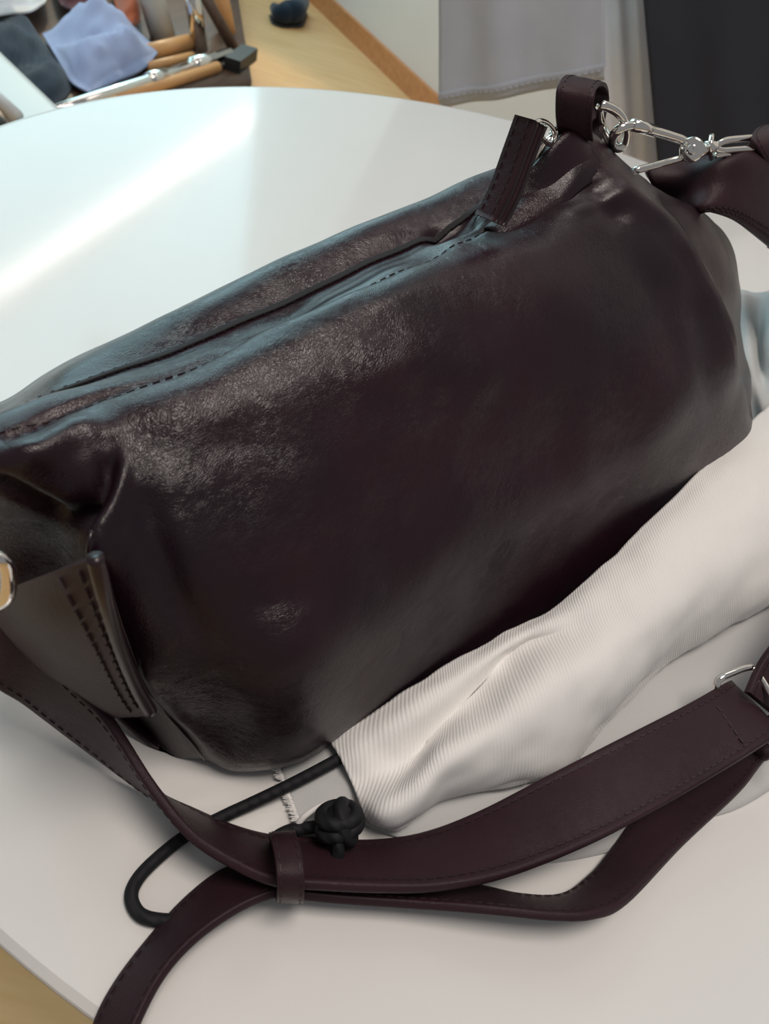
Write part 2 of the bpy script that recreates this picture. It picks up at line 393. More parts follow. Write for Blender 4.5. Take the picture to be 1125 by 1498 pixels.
def crease(pts, width, depth, taper=True):
    """soft ridge (depth > 0) or valley along a line drawn on the leather"""
    global disp
    n = len(pts)-1; best = np.full(G.shape[:2], 1e9); tt = np.zeros(G.shape[:2])
    for i in range(n):
        dd, t = seg_d(PX, pts[i], pts[i+1]); k = dd < best; best = np.where(k, dd, best); tt = np.where(k, (i+t)/n, tt)
    f = np.exp(-(best/width)**2)
    if taper: f = f*(np.clip(np.sin(math.pi*np.clip(tt, .04, .96))*1.6, 0, 1))
    disp += f*depth*vis
# gathered left end: pleats, dimple, diagonal creases
crease([(162, 655), (158, 700), (135, 745), (122, 775)], 16, -.0050)
crease([(180, 660), (172, 710), (150, 780), (165, 860)], 14, .0032)
crease([(205, 690), (225, 780), (262, 880), (330, 985)], 26, -.0030)
crease([(250, 730), (300, 850), (350, 980), (400, 1050)], 40, .0012)
crease([(120, 760), (126, 772)], 14, -.0075, False)
crease([(145, 755), (150, 800)], 14, .0030, False)
crease([(-20, 690), (50, 730), (110, 762)], 9, -.0035)
crease([(0, 668), (60, 660), (110, 628), (160, 622)], 18, .0035)
crease([(165, 635), (260, 660), (400, 640)], 34, -.0013)
crease([(190, 600), (400, 500), (620, 400), (780, 350), (930, 300)], 26, .0016)
# stitch line of the placket and gathers along the zip
crease([(9, 640), (147, 577), (249, 548), (351, 500), (470, 447), (590, 393), (700, 348), (770, 316), (868, 248)], 6, -.0022, False)
crease([(620, 352), (660, 340), (705, 318)], 8, -.0050)
crease([(640, 372), (690, 352), (730, 345)], 9, .0030)
crease([(300, 505), (380, 480), (470, 440)], 7, -.0016)
crease([(330, 512), (450, 470), (560, 420)], 8, .0014)
# corner folds at the right top
crease([(860, 250), (880, 300), (920, 330)], 16, -.0028)
crease([(880, 235), (930, 290), (985, 330), (1030, 400)], 12, .0020)
crease([(800, 320), (870, 300), (930, 275)], 14, .0022)
crease([(1030, 400), (1062, 480), (1070, 580)], 14, .0020)
crease([(1010, 420), (1035, 500), (1040, 600)], 16, -.0018)
crease([(960, 268), (1003, 318), (1052, 398), (1080, 470), (1092, 560)], 11, -.0060)
crease([(985, 320), (1030, 398), (1060, 470), (1072, 560)], 9, .0016)
# soft hollows in the front panel
crease([(680, 600), (760, 640), (870, 640)], 70, -.0030)
crease([(420, 840), (430, 900)], 80, -.0009)
crease([(560, 860), (700, 760), (900, 690)], 50, .0020)
crease([(480, 560), (640, 520), (760, 560)], 45, .0018)
crease([(285, 1080), (230, 1010), (205, 960)], 8, .0022)
crease([(300, 1110), (262, 1060), (228, 1000)], 6, -.0012)
for i in range(G.shape[0]):
    for j in range(G.shape[1]):
        p = Vector(G[i, j]); top = 1 if 4 <= rr[j] <= 8.5 else .55
        disp[i, j] += (.0010*noise.noise(p*17)+.0008*top*noise.noise(p*48+Vector((3, 1, 7))))*(1 if rr[j] < 9 or rr[j] > 12.5 else .3)
G2 = G+nrm*disp[..., None]; G2[..., 2] = np.maximum(G2[..., 2], .0008)
F = grid_faces(G2.shape[0], G2.shape[1], False, True, flip=bflip)
F += [list(range(G2.shape[1])), [(G2.shape[0]-1)*G2.shape[1]+k for k in range(G2.shape[1])][::-1]]
body = obj('body', G2.reshape(-1, 3), F, M['leather'], bag)
nr2 = normals(G2, False, True); nr2 *= -1 if (nr2[len(G)//2, 2*NR]@(CAM-G2[len(G)//2, 2*NR])) < 0 else 1
# piped seams where the front panel meets the two ends
cA, cI = 3*NC, 11*NC
for c_ in (cA,):
    k_ = int(3.3*NR if c_ == cA else 0); P = G2[c_, :k_]; tube('piping', P-nr2[c_, :k_]*.0003, .0009, M['edge'], bag, 8)
# stitching of the placket beside the zip
mb = MB(); r5 = 5*NR; P = G2[cA-NC:cI, r5]; dashes(mb, P+nr2[cA-NC:cI, r5]*.0002, nr2[cA-NC:cI, r5], .0026, .0046, .0002)
s = mb.build('stitching', M['thread'], bag); s['kind'] = 'stuff'
# zipper: tape lying in the valley with metal teeth
zi = slice(2*NC, 11*NC); r7 = int(7*NR)
ZP = G2[zi, r7]; ZN = nr2[zi, r7]
sd = np.cross(np.gradient(ZP, axis=0), ZN); sd /= np.linalg.norm(sd, axis=1, keepdims=True)
g = np.stack([ZP+ZN*.0003+sd*a for a in (-.0012, -.0006, .0006, .0012)], 1)
zt = sheet('zipper_tape', g, .0008, M['lining'], bag)
mb = MB(); ZQ = resample(ZP+ZN*.0004, .0022)
for k in range(len(ZQ)-1):
    t = ZQ[k+1]-ZQ[k]; t /= np.linalg.norm(t); sdk = np.cross(t, BZ); sdk /= np.linalg.norm(sdk)
    mb.box(ZQ[k]+sdk*(.0006 if k % 2 else -.0006), t*.0006, sdk*.0008, BZ*.0004)
s = mb.build('teeth', M['lining'], zt); s['kind'] = 'stuff'

# raised leather flap that lifts along the zip near its end (smooth band below the ring tab)
flap = np.array([
    [V(700, 345, .083)-BZ*.004, V(712, 340, .078), V(722, 345, .074), V(728, 352, .071)-BZ*.004],
    [V(745, 296, .088), V(757, 300, .080), V(770, 318, .073), V(776, 328, .070)-BZ*.004],
    [V(772, 264, .090), V(790, 272, .082), V(808, 292, .074), V(812, 304, .070)-BZ*.004],
    [V(803, 226, .091), V(824, 232, .084), V(842, 255, .076), V(848, 268, .072)-BZ*.004],
    [V(833, 190, .092), V(852, 204, .085), V(876, 232, .078), V(882, 246, .074)-BZ*.004]])
fg = surf(flap, 8, 6)
fl = sheet('zip_flap', fg+0, .0022, M['leather'], bag)
mb = MB(); nn = normals(fg); nn *= np.sign((nn*(CAM-fg)).sum(-1, keepdims=True))
k = int(fg.shape[1]*.66); dashes(mb, fg[2:-1, k]+nn[2:-1, k]*.0002, nn[2:-1, k], .003, .0046, .0003)
s = mb.build('stitching', M['thread'], fl); s['kind'] = 'stuff'

# ring tab: leather loop standing at the peak
ta = [(868, 205, .081), (866, 180, .080), (868, 150, .080), (872, 132, .083), (880, 123, .089), (888, 127, .095), (891, 142, .097), (887, 165, .094), (882, 190, .090), (880, 208, .086)]
tw = BU*-.014+BV*.009
A = [V(x, y, v) for x, y, v in ta]; o_ = D(825, 150, 1)
B_ = [a+tw for a in A]
rtab = ribbon('ring_tab', A, B_, .0018, M['strap'], bag, n=6, margin=.14)
# stitched seam where the tab sits on the bag corner
# metal ring through the tab
def ellipse(c, a, b, n=40): return np.array([c+a*math.cos(t)+b*math.sin(t) for t in np.arange(n)*2*math.pi/n])
def pxring(pts, r, name, parent, n=6):
    return tube(name, cr([V(x, y, v) for x, y, v in pts], n, True), r, M['chrome'], parent, 12, True)
pxring([(878, 156, .088), (893, 158, .086), (908, 170, .084), (917, 190, .083), (914, 210, .083), (904, 217, .084), (893, 209, .088), (880, 180, .093)], .0020, 'd_ring', bag)

# zipper pull: layered leather tag hanging from the slider
zp = bag
pull_ax = [(776, 176, .076), (757, 228, .074), (737, 282, .071), (716, 322, .070)]
PA = np.array([V(x, y, v) for x, y, v in pull_ax])
lay = []
ax0 = (PA[-1]-PA[0])/np.linalg.norm(PA[-1]-PA[0]); view = CAM-PA.mean(0); view /= np.linalg.norm(view)
side = np.cross(ax0, view); side /= np.linalg.norm(side)
if side@RT < 0: side = -side                       # towards the right of the picture
face_n = (view*.72-side*.70); face_n -= ax0*(face_n@ax0); face_n /= np.linalg.norm(face_n)   # the stitched face looks left and up
wdir = np.cross(ax0, face_n); wdir /= np.linalg.norm(wdir)
if wdir@view < 0: wdir = -wdir
spine = resample(cr(PA, 6), .003)
def pull_layer(name, off, th, w0, w1, m, parent, ext=0):
    sp = spine+face_n*off
    A = sp-wdir*w0; B = sp+wdir*w1
    return ribbon(name, A[::2], B[::2], th, m, parent, n=3, stitch=(name == 'zipper_pull'), margin=.2, flip=True)
pull = pull_layer('zipper_pull', .0028, .0022, .0052, .0052, M['strap'], bag)
for k, nm in enumerate(('backing_layer', 'backing_layer', 'backing_layer')):
    pull_layer(nm, .0006-.0021*k, .0020, .0050, .0050+.0002*k, M['strap'] if k % 2 else M['edge'], pull)
tube('pull_ring', cr([V(x, y, v) for x, y, v in ((780, 186, .078), (788, 177, .080), (800, 180, .082), (810, 191, .083), (811, 203, .083), (805, 211, .081), (797, 206, .077), (788, 196, .076))], 5, True), .0010, M['chrome'], pull, 10, True)
mb = MB()
mb.tube(cr([V(799, 205, .086), V(790, 214, .087), V(782, 226, .087), V(777, 233, .087)], 5), .0019, 10)
mb.tube(cr([V(812, 196, .088), V(800, 207, .087), V(786, 228, .088)], 5), .0013, 10)
sl = mb.build('zipper_slider', M['chrome'], bag, True)
pxring([(806, 200, .090), (812, 189, .091), (823, 185, .093), (833, 189, .095), (831, 196, .094), (818, 199, .092)], .0011, 'slider_ring', bag, 5)

# ------------------------------------------------------------------ shoulder strap (part of the bag)
SW = .031
# long piece: from the left ring down to the keeper and along the front to the buckle (A = edge nearer the viewer)
spec1 = [(-14, 874, .0775, -48, 950, -1), (10, 900, .074, -5, 1000, -1), (60, 945, .066, 35, 1025, -1), (110, 1000, .056, 72, 1052, -1),
         (160, 1052, .046, 136, 1100, -1), (222, 1150, .034, 218, 1158, -1), (277, 1221, .027, 283, 1188, -1), (342, 1265, .023, 338, 1211, -1), (402, 1291, .021, 398, 1226, -1),
         (470, 1297, .022, 470, 1230, -1), (560, 1301, .022, 545, 1233, -1), (645, 1299, .022, 622, 1221, -1), (740, 1281, .023, 705, 1188, -1),
         (850, 1240, .025, 800, 1137, -1), (950, 1190, .027, 900, 1085, -1), (1050, 1132, .029, 1000, 1034, -1), (1128, 1082, .033, 1056, 1003, -1), (1136, 1068, .030, 1066, 998, -1)]
A, B_ = band(spec1, SW)
strap = ribbon('shoulder_strap', A, B_, .0036, M['strap'], bag, n=8, flip=False)
mb = MB()                                            # cross seam that closes the doubled end at the buckle
p0, p1 = A[15]*.45+A[16]*.55, B_[15]*.45+B_[16]*.55; nn_ = np.cross(p1-p0, A[16]-A[15]); nn_ /= np.linalg.norm(nn_)
if nn_@(CAM-p0) < 0: nn_ = -nn_
dashes(mb, np.array([p0*(1-t)+p1*t+nn_*.0020 for t in np.linspace(.12, .88, 12)]), nn_, r=.0004)
s = mb.build('stitching', M['thread'], strap); s['kind'] = 'stuff'
# second layer: from the far right under the keeper and off the lower left
spec2 = [(1200, 1040, .014, 1170, 1000, -1), (1125, 1103, .013, 1095, 1060, -1), (1083, 1156, .012, 1045, 1100, -1), (1000, 1235, .012, 955, 1165, -1), (917, 1319, .016, 895, 1245, -1),
         (868, 1340, .020, 862, 1284, -1), (811, 1341, .021, 822, 1312, -1), (740, 1334, .020, 762, 1312, -1), (667, 1328, .017, 695, 1298, -1), (590, 1323, .014, 610, 1290, -1),
         (500, 1317, .014, 500, 1280, -1), (440, 1311, .014, 430, 1278, -1), (402, 1309, .014, 385, 1268, -1), (347, 1332, .014, 332, 1272, -1),
         (287, 1374, .013, 272, 1316, -1), (240, 1425, .013, 208, 1388, -1), (203, 1494, .013, 162, 1452, -1), (180, 1560, .012, 136, 1510, -1), (165, 1640, .012, 118, 1590, -1)]
A, B_ = band(spec2, SW)
st2 = ribbon('strap_lower_layer', A, B_, .0032, M['strap'], bag, n=8, flip=False)
# keeper loop around both layers
KA = [Z(395, 1226, .030), Z(401, 1250, .034), Z(405, 1282, .034), Z(405, 1311, .026), Z(404, 1316, .012), Z(400, 1296, .002), Z(396, 1240, .004), Z(393, 1222, .018)]
KB = [Z(433, 1223, .030), Z(441, 1248, .034), Z(445, 1282, .034), Z(445, 1312, .026), Z(444, 1317, .012), Z(440, 1296, .002), Z(436, 1240, .004), Z(432, 1219, .018)]
ribbon('keeper_loop', KA, KB, .0016, M['strap'], strap, n=5, closed=True, margin=.14)
# buckle and the short doubled end folded over its bar
def lift(p, t): return p+(CAM-p)/np.linalg.norm(CAM-p)*t
bk = [Z(x, y, z) for x, y, z in ((1049, 1008, .030), (1052, 994, .034), (1072, 984, .036), (1094, 977, .037), (1106, 982, .037), (1135, 1028, .037), (1166, 1075, .037), (1160, 1092, .034), (1140, 1096, .028), (1128, 1088, .025), (1090, 1046, .025), (1060, 1014, .026))]
tube('buckle', cr(bk, 5, True), .0016, M['chrome'], strap, 10, True)
# strap beyond the buckle: rises off to the right of the table and round to the bag's right end
spec3 = [(1092, 1012, .036, 1150, 1060, -1), (1108, 975, .040, 1172, 1020, -1), (1130, 942, .046, 1200, 985, -1), (1180, 880, .055, 1250, 915, -1)]
A, B_ = band(spec3, SW)
A += [Z(1260, 760, .070), Z(1300, 620, .085), Z(1270, 480, .105)]; B_ += [Z(1330, 780, .060), Z(1375, 620, .072), Z(1340, 460, .095)]
A += [V(1190, 400, .045), V(1125, 362, .050)]; B_ += [V(1230, 320, .075), V(1165, 290, .078)]
st3 = ribbon('strap_return', A, B_, .0034, M['strap'], bag, n=8, flip=True)
mb = MB(); mb.tube(cr([Z(1108, 1093, .010), Z(1113, 1103, .012), Z(1121, 1098, .014), Z(1140, 1080, .014)], 4), .0035, 8)
mb.build('strap_tip', M['strap'], st2, True)

# wide leather end of the strap folded over the snap hook at the right end
endn = np.array([
    [V(945, 243, .098), V(1000, 230, .090), V(1046, 224, .080), V(1092, 212, .074), V(1150, 200, .070)],
    [V(952, 268, .092), V(1010, 252, .080), V(1056, 234, .070), V(1100, 228, .064), V(1160, 238, .060)],
    [V(966, 300, .088), V(1016, 280, .072), V(1062, 268, .062), V(1110, 270, .056), V(1170, 290, .052)],
    [V(988, 322, .078), V(1020, 302, .064), V(1066, 296, .056), V(1116, 314, .050), V(1180, 350, .046)],
    [V(1000, 326, .070), V(1034, 311, .059), V(1074, 320, .052), V(1122, 356, .046), V(1184, 408, .042)]])
eg = surf(endn, 8, 8)
send = sheet('strap_end', eg, .003, M['strap'], bag)
nn = normals(eg); nn *= np.sign((nn*(CAM-eg)).sum(-1, keepdims=True))
mb = MB()
for k in (27, 29): dashes(mb, eg[k, 4:]+nn[k, 4:]*.0002, nn[k, 4:], .003, .0046, .0003)
s = mb.build('stitching', M['thread'], send); s['kind'] = 'stuff'
fold = ribbon('strap_fold', [V(1128, 250, .062), V(1112, 226, .064), V(1098, 206, .070), V(1104, 193, .078), V(1122, 188, .086), V(1150, 200, .09)],
              [V(1180, 250, .055), V(1165, 226, .058), V(1150, 206, .064), V(1152, 190, .072), V(1165, 184, .08), V(1190, 196, .085)], .0034, M['strap'], send, n=6)
# swivel snap hook between the corner ring and the strap end
hook = obj('snap_hook', *tube_geo(cr([V(1000, 205, .078), V(975, 197, .079), V(950, 190, .080), V(925, 184, .081), V(908, 188, .082), V(897, 199, .084), V(898, 212, .087), V(908, 218, .089)], 6), .0021, 12), M['chrome'], bag)
tube('gate_sleeve', [V(x, y, .0805) for x, y in ((926, 183), (942, 187), (958, 192))], .0026, M['chrome'], hook, 14)
tube('hook_bar', cr([V(998, 231, .077), V(965, 240, .078), V(928, 250, .080)], 6), .0017, M['chrome'], hook, 12)
c = V(1012, 219, .076); nv = (CAM-c)/np.linalg.norm(CAM-c)
def disc(c, n, r, h, parent, name, m, seg=28):
    a = np.cross(n, BZ); a /= np.linalg.norm(a); bb = np.cross(n, a); ang = np.arange(seg)*2*math.pi/seg
    prof = [(r*.9, -h), (r, -h*.6), (r, h*.6), (r*.85, h), (0.001, h)]
    g = np.array([[c+n*z+(a*math.cos(t)+bb*math.sin(t))*q for t in ang] for q, z in prof])
    return obj(name, g.reshape(-1, 3), grid_faces(len(prof), seg, False, True)+[list(range(seg))], m, parent)
disc(c+nv*.0022, nv, .0058, .0016, hook, 'pivot_plate', M['chrome']); disc(c+nv*.0040, nv, .0024, .0009, hook, 'rivet', M['chrome'])
mb = MB(); mb.tube(np.array([V(1016, 221, .0755), V(1026, 219, .0752), V(1036, 217, .075)]), [.0040, .0034, .0030], 14)
mb.build('hook_body', M['chrome'], hook, True)
mb = MB(); mb.tube(np.array([V(1034, 217, .075), V(1037, 216.5, .075), V(1043, 215, .075), V(1046, 214, .075)]), [.0034, .0034, .0030, .0026], 14)
mb.build('swivel', M['chrome'], hook, True)
tube('swivel_pin', cr([V(1040, 232, .074), V(1039, 216, .072), V(1041, 198, .076)], 4), .0013, M['chrome'], hook, 10)
pxring([(1047, 215, .074), (1060, 206, .074), (1082, 203, .073), (1104, 202, .072), (1119, 207, .070), (1119, 214, .067), (1100, 217, .068), (1075, 219, .070), (1056, 220, .072)], .0017, 'oval_ring', hook)
tube('hook_keeper', cr([V(1046, 228, .073), V(1058, 226, .071), V(1068, 228, .070)], 4), .0014, M['chrome'], hook, 10)

# left end: stitched side tab that holds the left ring
tabn = np.array([
    [U(-30, 880, -.058), U(20, 858, -.054), U(75, 838, -.050), U(131, 820, -.046)],
    [U(10, 930, -.056), U(60, 910, -.053), U(105, 890, -.049), U(148, 880, -.045)],
    [U(60, 985, -.050), U(100, 970, -.048), U(140, 955, -.045), U(172, 955, -.041)],
    [U(120, 1030, -.042), U(145, 1022, -.041), U(170, 1012, -.039), U(196, 1012, -.036)],
    [U(158, 1052, -.037), U(175, 1050, -.036), U(195, 1049, -.034), U(216, 1047, -.032)]])
tg = surf(tabn, 10, 10)
nn = normals(tg); sgn = np.sign((nn[20, 15]*(CAM-tg[20, 15])).sum())
stab = sheet('side_tab', tg, .0036, M['strap'], bag, flip=sgn < 0)
mb = MB(); nn = nn*sgn
for k in (21, 27): dashes(mb, tg[1:-1, k]+nn[1:-1, k]*.0002, nn[1:-1, k], .0032, .005, .0004)
s = mb.build('stitching', M['thread'], stab); s['kind'] = 'stuff'
P = tg[:, -1]; tube('rolled_edge', P-nn[:, -1]*.0016, .0022, M['edge'], stab, 10)
tube('left_ring', cr([U(-34, 850, -.066), U(-25, 824, -.064), U(-8, 816, -.062), U(9, 826, -.060), U(13, 850, -.060), U(9, 874, -.061), U(-8, 884, -.063), U(-26, 876, -.065)], 6, True), .0020, M['chrome'], bag, 14, True)

# ------------------------------------------------------------------ white dust bag under and in front of the handbag
dust = empty('dust_bag', Z(760, 1080, 0), 'crumpled white twill drawstring dust bag under the handbag', 'dust bag')
S = [
 [(486, 1088, .010), (500, 1112, .014), (513, 1142, .012), (526, 1172, .013), (537, 1190, .012), (546, 1200, .008), (552, 1198, .002)],
 [(520, 1062, .016), (532, 1090, .020), (552, 1135, .015), (560, 1178, .022), (566, 1200, .017), (572, 1210, .009), (574, 1202, .002)],
 [(575, 1026, .023), (588, 1055, .028), (606, 1108, .017), (606, 1150, .028), (600, 1185, .020), (597, 1199, .010), (596, 1190, .002)],
 [(635, 988, .028), (645, 1012, .033), (645, 1065, .020), (650, 1105, .035), (650, 1140, .024), (648, 1166, .010), (645, 1155, .002)],
 [(690, 953, .032), (697, 975, .037), (700, 1010, .026), (725, 1060, .040), (745, 1115, .026), (752, 1143, .010), (745, 1130, .002)],
 [(755, 918, .037), (762, 932, .041), (762, 948, .035), (800, 1000, .045), (820, 1075, .030), (826, 1122, .012), (820, 1110, .002)],
 [(812, 892, .043), (822, 905, .047), (836, 925, .046), (870, 970, .048), (885, 1020, .034), (887, 1050, .014), (880, 1040, .002)],
 [(885, 828, .052), (900, 850, .056), (920, 880, .056), (948, 915, .051), (960, 955, .035), (962, 978, .014), (955, 968, .002)],
 [(975, 740, .060), (992, 762, .064), (1015, 800, .063), (1040, 845, .055), (1050, 895, .035), (1052, 920, .015), (1045, 910, .002)],
 [(1055, 660, .062), (1072, 690, .066), (1095, 740, .065), (1118, 790, .056), (1128, 850, .036), (1130, 878, .015), (1122, 868, .002)],
 [(1130, 590, .058), (1160, 610, .062), (1185, 660, .060), (1205, 720, .050), (1215, 780, .030), (1215, 806, .012), (1208, 800, .002)],
 [(1200, 520, .050), (1235, 545, .054), (1260, 600, .050), (1275, 660, .040), (1280, 710, .024), (1280, 735, .010), (1272, 728, .002)]]
cn = np.array([[Z(*p) for p in r] for r in S])
cg = surf(cn, 10, 9)
nn = normals(cg); nn *= np.sign((nn*(CAM-cg)).sum(-1, keepdims=True))
for i in range(cg.shape[0]):
    for j in range(cg.shape[1]):
        p = Vector(cg[i, j]); cg[i, j] += nn[i, j]*(.0022*noise.noise(Vector((p.x*30, p.y*30, p.z*40)))+.0009*noise.noise(p*85))
cg[..., 2] = np.maximum(cg[..., 2], .0015)
fold_o = sheet('folded_front', cg, .0012, M['twill'], dust)
# hem stitch near the open mouth
mb = MB(); dashes(mb, cg[5, 1:45]+nn[5, 1:45]*.0002, nn[5, 1:45], .0022, .0034, .00022)
s = mb.build('stitching', M['twill_shade'], fold_o); s['kind'] = 'stuff'
# lower layer lying flat on the table
fn = np.array([
    [Z(398, 1085, .0016), Z(412, 1130, .0030), Z(428, 1185, .0030), Z(440, 1213, .0020)],
    [Z(480, 1040, .0016), Z(490, 1110, .0050), Z(505, 1170, .0060), Z(512, 1200, .0055)],
    [Z(600, 1000, .0016), Z(605, 1080, .0040), Z(585, 1170, .0050), Z(572, 1222, .0020)],
    [Z(750, 900, .0016), Z(770, 1020, .0050), Z(780, 1150, .0040), Z(745, 1262, .0015)],
    [Z(880, 760, .0016), Z(900, 930, .0060), Z(900, 1080, .0050), Z(876, 1250, .0015)],
    [Z(1010, 680, .0016), Z(1030, 850, .0060), Z(1020, 1000, .0060), Z(1000, 1205, .0015)],
    [Z(1130, 560, .0016), Z(1150, 800, .0060), Z(1120, 980, .0060), Z(1086, 1180, .0015)],
    [Z(1260, 480, .0016), Z(1260, 700, .0060), Z(1230, 900, .0050), Z(1180, 1120, .0015)]])
lg = surf(fn, 10, 14)
for i in range(lg.shape[0]):
    for j in range(lg.shape[1]):
        p = Vector(lg[i, j]); e_ = min(1, j/4, (lg.shape[1]-1-j)/4); lg[i, j, 2] += .0035*e_*max(0, noise.noise(Vector((p.x*22+4, p.y*14, 0)))+.2)
lg[..., 2] = np.maximum(lg[..., 2], .0014)
nz = normals(lg)[5, 5][2]
sheet('lower_layer', lg, .0010, M['twill_shade'], dust, flip=nz < 0)
# rear part of the dust bag, rumpled behind the handbag's right end
bn = np.array([
    [Z(1040, 440, .030), Z(1060, 520, .030), Z(1070, 600, .020), Z(1075, 680, .010)],
    [Z(1082, 424, .036), Z(1098, 500, .045), Z(1100, 580, .034), Z(1105, 660, .020)],
    [Z(1108, 428, .030), Z(1112, 510, .028), Z(1122, 590, .040), Z(1135, 660, .026)],
    [Z(1150, 420, .034), Z(1140, 500, .050), Z(1160, 570, .040), Z(1170, 640, .030)],
    [Z(1240, 400, .020), Z(1230, 480, .024), Z(1235, 560, .030), Z(1240, 620, .020)]])
bg = surf(bn, 8, 8); nz = normals(bg)[8, 8]@(CAM-bg[8, 8])
sheet('rear_folds', bg, .001, M['twill_shade'], dust, flip=nz < 0)
# frayed selvedge: loose threads
mb = MB()
for (a, b_, n_) in (((402, 1112), (440, 1213), 90), ((440, 1213), (520, 1190), 46), ((545, 1190), (575, 1210), 8)):
    for k in range(n_):
        t = (k+random.random())/n_; x = a[0]+(b_[0]-a[0])*t; y = a[1]+(b_[1]-a[1])*t
        dx, dy = (-1, random.uniform(-.5, .5)) if n_ == 90 else (random.uniform(-.6, .6), 1 if random.random() < .6 else -1)
        L_ = random.uniform(3, 10); z = .0035
        mb.tube(np.array([Z(x+4*(-dx), y-3*dy, z+.001), Z(x, y, z+.0008), Z(x+dx*L_, y+dy*L_*.6, .001+random.random()*.003)]), .00030, 4)
s = mb.build('frayed_threads', M['twill'], dust); s['kind'] = 'stuff'
# rolled lip of the cord channel
tube('channel_lip', cr([Z(436, 1206, .006), Z(446, 1194, .009), Z(466, 1181, .011), Z(490, 1172, .012), Z(508, 1175, .011), Z(530, 1180, .009), Z(548, 1180, .007)], 6), .0012, M['twill'], dust, 8)
tube('channel_lip', cr([Z(436, 1206, .005), Z(440, 1211, .004), Z(456, 1213, .004), Z(474, 1211, .005)], 6), .0012, M['twill'], dust, 8)
# black drawstring and knot
CR = .0024
dp = [(540, 1080, .010), (505, 1104, .011), (470, 1124, .010), (420, 1150, .007), (370, 1174, .004), (325, 1195, .0026), (270, 1224, .0026), (225, 1260, .0026), (200, 1288, .0026), (192, 1312, .0026), (202, 1335, .0026), (225, 1345, .0026), (262, 1344, .0026), (310, 1318, .0026), (360, 1268, .0026), (395, 1232, .0026), (420, 1216, .004), (448, 1211, .006), (476, 1208, .008)]
cord = tube('drawstring', cr([Z(*p) for p in dp], 8), CR, M['cord'], dust, 12)
kc = lift(Z(496, 1203, .014), .002); ks = .0036
kx = RT; ky = UP; kz = -FW
tt_ = np.arange(48)*2*math.pi/48
for off, rad, n0, cx_ in ((.0030, .0064, ky+kz*.25, 0), (-.0018, .0068, ky-kx*.18+kz*.15, 0), (.0004, .0066, kx*.9+ky*.25+kz*.1, .0022)):
    n0 = n0/np.linalg.norm(n0); a_ = np.cross(n0, kz+kx*.3); a_ /= np.linalg.norm(a_); b_ = np.cross(n0, a_)
    tube('knot_wrap', np.array([kc+n0*off+kx*cx_+a_*rad*math.cos(t)+b_*rad*math.sin(t)*.85 for t in tt_]), .0028, M['cord'], dust, 12, True)
ball = np.array([kc+(kx*math.cos(a)*math.cos(b_)+ky*math.sin(a)*math.cos(b_)+kz*math.sin(b_))*.0068 for b_ in np.linspace(-1.5, 1.5, 9) for a in np.arange(16)*math.pi/8])
obj('knot_core', ball, grid_faces(9, 16, False, True), M['cord'], dust)
tube('cord_tail', cr([kc-ky*.004+kz*.005, kc-ky*.010+kz*.005, kc-ky*.0145+kz*.003], 5), [.0024]*10+[.0019], M['cord'], dust, 10)

# ------------------------------------------------------------------ clothes hanging from a wall rail beyond the table
def hang(name, botL, botR, topL, topR, y, m, label, cat, fold=.012, hem=0, seed=0):
    """cloth panel: bottom corners and corners at the top edge of view, continued up to the rail"""
    bl, br, tl, tr = (Y(*p, y) for p in (botL, botR, topL, topR))
    nu, nv = 40, 36; g = np.zeros((nu, nv, 3))
    kz_ = (.80-.5*(bl[2]+br[2]))/(.5*(tl[2]+tr[2])-.5*(bl[2]+br[2]))
    for i in range(nu):
        s_ = i/(nu-1)
        for j in range(nv):
            t = (j/(nv-1))**1.6*kz_
            p = (bl*(1-s_)+br*s_)*(1-t)+(tl*(1-s_)+tr*s_)*t
            p = p+np.array([0, fold*(noise.noise(Vector((s_*5+seed, t*.35, seed)))+.4*math.cos(s_*math.pi*2)), 0])
            g[i, j] = p
    root = empty(name, g[20, -1], label, cat)
    sg = np.sign(normals(g)[20, 10]@(CAM-g[20, 10]))
    o = sheet('cloth_panel', g, .006, m, root, flip=sg < 0)
    return root, g, sg
gr, gg, sg = hang('hanging_cloth', (641, 140), (886, 96), (640, 0), (885, 0), 1.34, M['grey_cloth'], 'pale grey cloth hanging beyond the table with a stitched hem', 'cloth', seed=2.3)
hb = np.stack([gg[:, 0]+np.array([0, -.002, .002]), gg[:, 0]+np.array([0, .002, -.006]), gg[:, 0]+np.array([.004, .006, -.014]), gg[:, 0]+np.array([.007, .008, -.020])], 1)
sgh = np.sign(normals(hb)[20, 1]@(CAM-hb[20, 1]))
hm = sheet('hem', hb, .008, M['grey_cloth'], gr, flip=sgh < 0)
mb = MB(); dashes(mb, hb[:, 1]+np.array([0, -.001, 0]), np.array([0, -1., .2]), .006, .0095, .0008)
s = mb.build('stitching', M['grey_cloth'], hm); s['kind'] = 'stuff'
hang('hanging_cloth', (880, 330), (985, 330), (872, 0), (960, 0), 1.44, M['white_cloth'], 'white cloth hanging between the pale grey and the charcoal one', 'cloth', fold=.01, seed=7)
hang('hanging_cloth', (970, 330), (1330, 260), (941, 0), (1280, 0), 1.38, M['charcoal'], 'charcoal cloth hanging behind the bag at the right', 'cloth', fold=.012, seed=11)
rx = w0+wd*((1.4-w0[1])/wd[1])
rail = empty('wall_rail', (rx[0], 1.4, .82), 'steel wall rail above the hanging clothes', 'rail')
tube('bar', np.array([[rx[0]-.01, 1.4, .82], [.3, 1.4, .82], [-.75, 1.4, .82]]), .016, M['grey_metal'], rail, 14)

